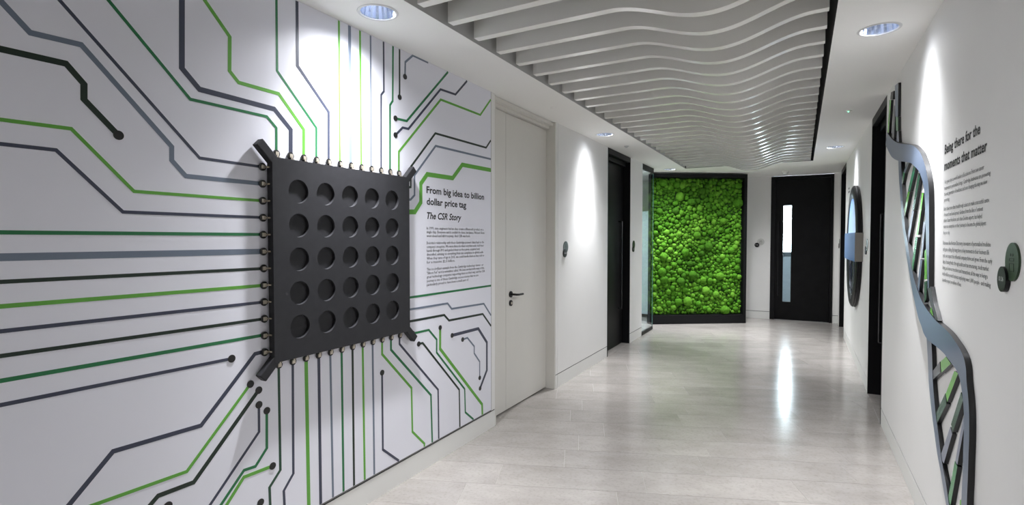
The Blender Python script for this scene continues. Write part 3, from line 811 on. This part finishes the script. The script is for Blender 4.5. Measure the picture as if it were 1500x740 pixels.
# ------------------------------------------------------------------ microchip relief
CX0, CX1, CZ0, CZ1 = 1.547, 2.482, 0.935, 1.862
chip = thing('microchip_relief', 'black square microchip relief with round dimples mounted on the circuit mural', 'wall sculpture', (WL + 0.0065, 0, 0), math.radians(90))
YB, YF = -0.008, -0.044
def chip_body():
    bm = bmesh.new()
    dx = [1.686 + 0.161 * i for i in range(5)]; dz = [1.081 + 0.159 * i for i in range(5)]
    r, n = 0.0555, 32
    xs = [CX0] + [(dx[i] + dx[i + 1]) / 2 for i in range(4)] + [CX1]
    zs = [CZ0] + [(dz[i] + dz[i + 1]) / 2 for i in range(4)] + [CZ1]
    for i in range(5):
        for j in range(5):
            cx, cz = dx[i], dz[j]
            x0, x1, z0, z1 = xs[i], xs[i + 1], zs[j], zs[j + 1]
            angs = sorted([2 * math.pi * k / n for k in range(n)] + [math.atan2(b - cz, a - cx) % (2 * math.pi) for a in (x0, x1) for b in (z0, z1)])
            def edge(t):
                ux, uz = math.cos(t), math.sin(t)
                k = min(((x1 - cx) / ux if ux > 1e-9 else (x0 - cx) / ux if ux < -1e-9 else 1e9), ((z1 - cz) / uz if uz > 1e-9 else (z0 - cz) / uz if uz < -1e-9 else 1e9))
                return (cx + ux * k, cz + uz * k)
            levels = [(1.0, YF), (0.985, YF + 0.0035), (0.97, YF + 0.015)]
            rings = [[(edge(t)[0], YF, edge(t)[1]) for t in angs]] + [[(cx + r * s * math.cos(t), y, cz + r * s * math.sin(t)) for t in angs] for s, y in levels]
            rings = [[bm.verts.new(p) for p in ring] for ring in rings]
            m = len(angs)
            for a in range(len(rings) - 1):
                for k in range(m):
                    l = (k + 1) % m
                    if abs(angs[l] - angs[k]) < 1e-7: continue
                    bm.faces.new((rings[a][k], rings[a][l], rings[a + 1][l], rings[a + 1][k]))
            bm.faces.new(rings[-1])
    bmesh.ops.remove_doubles(bm, verts=bm.verts[:], dist=1e-5)
    # rim and back
    c = [(CX0, CZ0), (CX1, CZ0), (CX1, CZ1), (CX0, CZ1)]
    for i in range(4):
        a, b = c[i], c[(i + 1) % 4]
        bm.faces.new([bm.verts.new(p) for p in ((a[0], YF, a[1]), (b[0], YF, b[1]), (b[0], YB, b[1]), (a[0], YB, a[1]))])
    bm.faces.new([bm.verts.new((x, YB, z)) for x, z in c])
    return finish(bm, 'body', M_CHIP)
obj('body', chip_body(), chip)
boxes('spacer', M_BLACKFRAME, [(1.75, 2.28, YB, 0.0, 1.15, 1.65)], chip)
for sx, sz, cx, cz in ((-1, 1, CX0, CZ1), (1, 1, CX1, CZ1), (-1, -1, CX0, CZ0), (1, -1, CX1, CZ0)):
    bm = bmesh.new()
    s = 1 / math.sqrt(2)
    def pt(a, b):      # a along the diagonal, b across
        return (cx + sx * s * (a + b), cz + sz * s * (a - b))
    prism(bm, [pt(-0.06, -0.021), pt(0.083, -0.021), pt(0.083, 0.021), pt(-0.06, 0.021)], YB, YF + 0.0005)
    bmesh.ops.bevel(bm, geom=bm.edges[:], offset=0.004, segments=2, affect='EDGES', profile=0.5)
    obj('corner_leg', finish(bm, 'corner_leg', M_CHIP), chip)
bm = bmesh.new(); disc(bm, 0, 0, 0.0175, 0.0, -0.005, 24); pin_me = finish(bm, 'pin', M_PINBLACK)
bm = bmesh.new()
box(bm, -0.0085, 0.0085, -0.0105, -0.005, -0.0085, 0.0085)
box(bm, -0.0032, 0.0032, -0.0125, -0.0095, 0.004, 0.0165)
box(bm, -0.0032, 0.0032, -0.0265, -0.0095, 0.0165, 0.0195)
box(bm, -0.0032, 0.0032, -0.0265, -0.0235, 0.0195, 0.0335)
clip_me = finish(bm, 'clip', M_PINMETAL)
pins = [(1.5275, 1.817 - 0.0757 * i, -90) for i in range(12)] + [(2.501, 1.817 - 0.0757 * i, 90) for i in range(12)]
pins += [(1.600 + 0.0763 * i, 1.8855, 180) for i in range(12)] + [(1.600 + 0.0763 * i, 0.9115, 0) for i in range(12)]
for x, z, a in pins:
    p = obj('pin', pin_me, chip); p.location = (x, 0, z)
    c = obj('clip', clip_me, p); c.rotation_euler = (0, math.radians(-a), 0)

# ------------------------------------------------------------------ right wall lettering
panel = thing('wall_text', 'block of small black lettering with a two line heading on the right wall', 'wall text', (WR, 3.12, 1.3), math.radians(-90))
letters('heading_word', 'Being there for the', 0.0, 0.589, 0.042, 0.553, M_INK, panel, -0.001, 0.022, words=True)
letters('heading_word', 'moments that matter', 0.0, 0.5125, 0.042, 0.642, M_INK, panel, -0.001, 0.022, words=True)
RB = [('Our great city is a world leader in life sciences. From new cancer', 1.750, .60), ('treatments to personalised drugs, Cambridge businesses are pioneering', 1.721, .675), ('the next generation of medicines and even changing the way we view', 1.694, .64), ('parenting.', 1.667, .10),
      ('But it takes more than breakthrough science to make a successful centre', 1.626, .67), ('of research and development. Guidance from the likes of eminent', 1.599, .60), ('advisor Susan Henderson, and other Deloitte experts, has helped', 1.572, .59), ('numerous enterprises on their journeys to become the global players', 1.545, .64), ('they are today.', 1.516, .12),
      ('Businesses like Horizon Discovery, innovators of personalised medicine', 1.469, .70), ('and gene editing. By being there at key moments in their business life', 1.440, .685), ('cycle, we respect this influential company thrive and grow. From the early', 1.411, .72), ('days of raising funds, through audits and tax structuring, stock market', 1.383, .685), ('listing, and various transitions and transactions, all the way to being a', 1.355, .675), ('multi-million-pound business employing over 1,000 people - and making', 1.327, .71), ('a positive impact on millions of lives.', 1.299, .33)]
paragraphs(RB, 0.012, 1.3, 0.0175, panel, -0.001)

# ------------------------------------------------------------------ helix sculpture on the right wall (local x = -Y, z up, -y = out of the wall)
helix = thing('helix_sculpture', 'slate blue double helix relief with green rungs on the right wall', 'wall sculpture', (WR - 0.0008, 3.4, 0.3), math.radians(-90))
HX = lambda y: -(y - 3.4)
HZ = lambda z: z - 0.3
def ribbon(name, pairs, ta, tb, m, steps=4):
    """pairs of (outer edge, inner edge) points on the wall; ta, tb = how far each edge stands out (start, end)."""
    def cr(p0, p1, p2, p3, t):
        return 0.5 * ((2 * p1) + (-p0 + p2) * t + (2 * p0 - 5 * p1 + 4 * p2 - p3) * t * t + (-p0 + 3 * p1 - 3 * p2 + p3) * t ** 3)
    E = []
    n = len(pairs)
    for i in range(n - 1):
        ids = [max(i - 1, 0), i, i + 1, min(i + 2, n - 1)]
        for s in range(steps):
            t = s / steps
            E.append([[cr(*[Vector(pairs[k][e]) for k in ids], t) for e in (0, 1)], (i + t) / (n - 1)])
    E.append([[Vector(pairs[-1][e]) for e in (0, 1)], 1.0])
    bm = bmesh.new(); rows = []
    for (a, b), f in E:
        oa, ob = ta(f), tb(f)
        A = (HX(a.x), HZ(a.y)); B = (HX(b.x), HZ(b.y))
        rows.append([bm.verts.new((A[0], 0.0, A[1])), bm.verts.new((A[0], -oa, A[1])), bm.verts.new((B[0], -ob, B[1])), bm.verts.new((B[0], 0.0, B[1]))])
    for i in range(len(rows) - 1):
        for k in range(3):
            bm.faces.new((rows[i][k], rows[i][k + 1], rows[i + 1][k + 1], rows[i + 1][k])).material_index = 0 if k == 1 else 1
    bm.faces.new(rows[0]).material_index = 1; bm.faces.new(rows[-1]).material_index = 1
    return obj(name, finish(bm, name, [m, M_HELIXSIDE], True, 35), helix)
hump = lambda f, a, b: a + b * math.sin(math.pi * min(1, max(0, f)))
ribbon('ribbon', UPPER_RIBBON, lambda f: 0.020 + 0.004 * (1 - f), lambda f: 0.020 + 0.016 * max(0, 1 - 1.5 * f), DNA['slate'])
ribbon('ribbon', LOWER_RIBBON, lambda f: 0.020, lambda f: 0.021 + 0.016 * math.exp(-((f - 0.5) / 0.14) ** 2), DNA['slate'])
ribbon('strand', LEFT_STRAND, lambda f: 0.017, lambda f: 0.017, DNA['slate'])
ribbon('strand', STRAND_TAIL, lambda f: 0.017, lambda f: 0.017, DNA['grey'], 2)
for c, q in RUNGS:
    bm = bmesh.new()
    prism(bm, [(HX(y), HZ(z)) for y, z in q], 0.0, -0.0155, 1, 0)
    obj('rung', finish(bm, 'rung', [DNA[c], M_HELIXSIDE]), helix)

# ------------------------------------------------------------------ wheel sculpture on the right wall
wheel = thing('wheel_sculpture', 'big black tyre relief with blue upper disc and wide blue band on the right', 'wall sculpture', (WR - 0.0008, 7.45, 1.40), math.radians(-90))
R0 = 0.72
bm = bmesh.new()
prof = [(R0 - 0.01, 0.0), (R0, -0.008), (R0, -0.018), (R0 - 0.012, -0.020), (R0 - 0.012, -0.025), (R0 - 0.001, -0.027), (R0 - 0.002, -0.037), (R0 - 0.014, -0.039), (R0 - 0.014, -0.043), (R0 - 0.006, -0.046),
        (R0 - 0.03, -0.058), (R0 - 0.08, -0.061), (R0 - 0.13, -0.054), (R0 - 0.15, -0.04), (R0 - 0.15, 0.0)]
lathe(bm, prof, 96, axis='Y')
obj('tyre', finish(bm, 'tyre', M_TYRE, True, 35), wheel)
bm = bmesh.new()
lathe(bm, [(R0 - 0.149, -0.002), (R0 - 0.149, -0.042), (R0 - 0.185, -0.044), (R0 - 0.20, -0.02), (R0 - 0.20, -0.002)], 96, axis='Y')
rim = obj('rim', finish(bm, 'rim', M_RIM, True, 35), wheel)
bm = bmesh.new(); disc(bm, 0, 0, R0 - 0.195, -0.001, -0.012, 64)
obj('hub_plate', finish(bm, 'hub_plate', mat('hub dark', (0.03, 0.033, 0.04), 0.3)), wheel)
for k in range(5):
    a = math.radians(-90 + 72 * k)
    if math.sin(a) > 0.35: continue
    for da in (-0.12, 0.12):
        bm = bmesh.new()
        dx, dz = math.cos(a + da), math.sin(a + da); nx, nz = -dz, dx
        prism(bm, [(dx * 0.1 + nx * 0.02, dz * 0.1 + nz * 0.02), (dx * 0.1 - nx * 0.02, dz * 0.1 - nz * 0.02), (dx * 0.525 - nx * 0.03, dz * 0.525 - nz * 0.03), (dx * 0.525 + nx * 0.03, dz * 0.525 + nz * 0.03)], -0.012, -0.034)
        bmesh.ops.bevel(bm, geom=bm.edges[:], offset=0.006, segments=2, affect='EDGES', profile=0.5)
        obj('spoke', finish(bm, 'spoke', M_RIM), wheel)
bm = bmesh.new()
arc = [((R0 - 0.155) * math.cos(math.pi * i / 40), (R0 - 0.155) * math.sin(math.pi * i / 40)) for i in range(41)]
prism(bm, arc, -0.012, -0.050)
obj('blue_disc', finish(bm, 'blue_disc', M_BLUE), wheel)
bm = bmesh.new()
n = 24; prev = None
for i in range(n + 1):
    f = i / n
    x = -0.75 + 1.5 * f
    y = -0.074 - 0.018 * math.sin(math.pi * f)
    r = [bm.verts.new((x, y, -0.155)), bm.verts.new((x, y, 0.155)), bm.verts.new((x, 0.0, 0.155)), bm.verts.new((x, 0.0, -0.155))]
    if prev:
        for k in range(4):
            bm.faces.new((prev[k], prev[(k + 1) % 4], r[(k + 1) % 4], r[k])).material_index = 0
    else:
        bm.faces.new(r).material_index = 1
    prev = r
bm.faces.new(prev).material_index = 1
obj('band', finish(bm, 'band', [M_BAND, M_BANDSIDE], True, 35), wheel)

# faint caption beyond the wheel: too small to read
cap = thing('wall_caption', 'tiny grey caption on the right wall beyond the wheel sculpture', 'wall text', (WR, 8.85, 2.16), math.radians(-90))
boxes('caption_lines', M_INK2, [(0, 0.16, -0.001, 0, 0.02, 0.045), (0, 0.22, -0.001, 0, -0.03, -0.005)], cap)

# ------------------------------------------------------------------ round door signs (local x = reading direction, -y = out of the wall)
def door_sign(loc, rz, label, m, big=0.06, small=0.041, dx=-0.064, dz=-0.058, number='01.36', pale=False):
    t = thing('door_sign', label, 'sign', loc, rz, 'round door signs')
    bm = bmesh.new(); disc(bm, 0, 0, big, 0.0, -0.006, 40)
    p = obj('sign_disc', finish(bm, 'sign_disc', m), t)
    bm = bmesh.new()
    k = big / 0.06
    y0, y1 = -0.006, -0.0066
    for cx in (-0.010, 0.010):
        disc(bm, cx * k, 0.022 * k, 0.0045 * k, y0, y1, 14)
    for x0, z0, x1, z1 in ((-0.02, 0.002, 0.02, 0.012), (-0.02, -0.03, 0.02, -0.004)):
        lw = 0.0022 * k
        x0, z0, x1, z1 = x0 * k, z0 * k, x1 * k, z1 * k
        for b in ((x0, x1, z0, z0 + lw), (x0, x1, z1 - lw, z1), (x0, x0 + lw, z0, z1), (x1 - lw, x1, z0, z1)):
            box(bm, b[0], b[1], y1, y0, b[2], b[3])
    obj('icon', finish(bm, 'icon', M_INK), p)
    bm = bmesh.new(); disc(bm, dx, dz, small, 0.0, -0.013, 36)
    q = obj('number_disc', finish(bm, 'number_disc', M_BLACKMETAL), t)
    o = obj('number_text', text_mesh('number_text', [(number, dx - small * 0.55, dz - 0.006, 0.014, small * 1.05)], M_WHITEINK, 0.006), q)
    o.location = (0, -0.0134, 0)
    return t
RZL, RZR = math.radians(90), math.radians(-90)
door_sign((WR, 2.178, 1.425), RZR, 'round dark green and black door sign at the right edge beside the wall text', M_SIGNGREEN)
door_sign((WL, 4.995, 1.405), RZL, 'round grey and black door sign on the left wall past the white door', M_SIGNGREY, dx=-0.03, dz=-0.062)
door_sign((WL, 7.50, 1.40), RZL, 'round green door sign on the left wall before the glass partition', M_SIGNGREEN, dx=-0.03, dz=-0.062)
door_sign((-0.655, FAR, 1.425), 0.0, 'round pale and black door sign on the end wall between moss panel and door', M_SIGNPALE, big=0.062)
door_sign((WR, 6.30, 1.43), RZR, 'round black door sign on the right wall beyond the nearest black doorway', M_SIGNGREY)
door_sign((WR, 10.58, 1.42), RZR, 'small round door sign on the right wall next to the end wall', M_SIGNGREY)

# ------------------------------------------------------------------ moss panel, set at an angle across the corner
ML, MR = Vector((-2.275, 9.0925)), Vector((-0.832, 10.047))
MW = (MR - ML).length
ma = math.atan2(MR.y - ML.y, MR.x - ML.x)
moss = thing('moss_panel', 'tall black framed panel of bright green preserved moss at the corridor end', 'moss panel', (ML.x, ML.y, 0), ma)
boxes('plinth', M_BLACKFRAME, [(0.0, MW, -0.0, 0.16, 0.0, 0.152)], moss, 0.002)
boxes('frame', M_BLACKFRAME, [(0.0, 0.02, 0.0, 0.12, 0.152, 2.61), (MW - 0.05, MW, 0.0, 0.16, 0.152, 2.61), (0.02, MW - 0.05, 0.0, 0.16, 2.545, 2.61)], moss, 0.002)
boxes('backing', M_MOSSBACK, [(0.02, MW - 0.05, 0.10, 0.14, 0.152, 2.545)], moss)
def moss_mesh():
    rnd = random.Random(11)
    blobs = []
    for s in range(8):
        bm = bmesh.new()
        bmesh.ops.create_icosphere(bm, subdivisions=3 if s < 3 else 2, radius=1.0)
        for v in bm.verts:
            p = v.co.normalized()
            v.co = p * (1 + 0.16 * noise.noise(p * 2.2 + Vector((s * 7, 0, 0))) + 0.07 * noise.noise(p * 7 + Vector((0, s * 5, 0))))
        bm.verts.index_update()
        blobs.append(([v.co.copy() for v in bm.verts], [tuple(v.index for v in f.verts) for f in bm.faces]))
        bm.free()
    x0, x1, z0, z1 = 0.023, MW - 0.055, 0.158, 2.54
    placed = []
    grid = {}
    def ok(x, z, r):
        gx, gz = int(x / 0.08), int(z / 0.08)
        for i in range(gx - 2, gx + 3):
            for j in range(gz - 2, gz + 3):
                for (a, b, s) in grid.get((i, j), ()):
                    if (a - x) ** 2 + (b - z) ** 2 < (0.74 * (r + s)) ** 2: return False
        return True
    for rmin, rmax, tries in ((0.055, 0.085, 34), (0.038, 0.054, 520), (0.026, 0.038, 12000), (0.015, 0.024, 16000)):
        for _ in range(tries):
            r = rnd.uniform(rmin, rmax); x = rnd.uniform(x0 + r * 0.8, x1 - r * 0.8); z = rnd.uniform(z0 + r * 0.8, z1 - r * 0.8)
            if ok(x, z, r):
                placed.append((x, z, r)); grid.setdefault((int(x / 0.08), int(z / 0.08)), []).append((x, z, r))
    V, F, T = [], [], []
    for x, z, r in placed:
        bl = blobs[rnd.randrange(0, 3)] if r > 0.05 else blobs[rnd.randrange(3, 8)]
        rot = Matrix.Rotation(rnd.uniform(0, 6.28), 3, 'Y') @ Matrix.Rotation(rnd.uniform(-0.6, 0.6), 3, 'X')
        sx, sz = rnd.uniform(0.92, 1.12), rnd.uniform(0.9, 1.08)
        y = 0.10 - r * 0.35 + rnd.uniform(-0.016, 0.012) - (0.015 * noise.noise(Vector((x * 3, z * 3, 0))))
        base = len(V)
        tint = min(1, max(0, 0.55 + 0.38 * noise.noise(Vector((x * 1.7, z * 1.7, 3))) + rnd.uniform(-0.28, 0.28)))
        for c in bl[0]:
            q = rot @ c
            V.append((min(max(x + q.x * r * sx, x0), x1), y + q.y * r * 0.85, min(max(z + q.z * r * sz, z0), z1)))
        T.extend([tint] * len(bl[0]))
        F.extend(tuple(base + i for i in f) for f in bl[1])
    me = bpy.data.meshes.new('moss_cushions')
    me.from_pydata(V, [], F)
    at = me.attributes.new('tint', 'FLOAT', 'POINT')
    at.data.foreach_set('value', T)
    me.materials.append(M_MOSS)
    me.polygons.foreach_set('use_smooth', [True] * len(me.polygons))
    return me
o = obj('moss_cushions', moss_mesh(), moss)
o['kind'] = 'stuff'
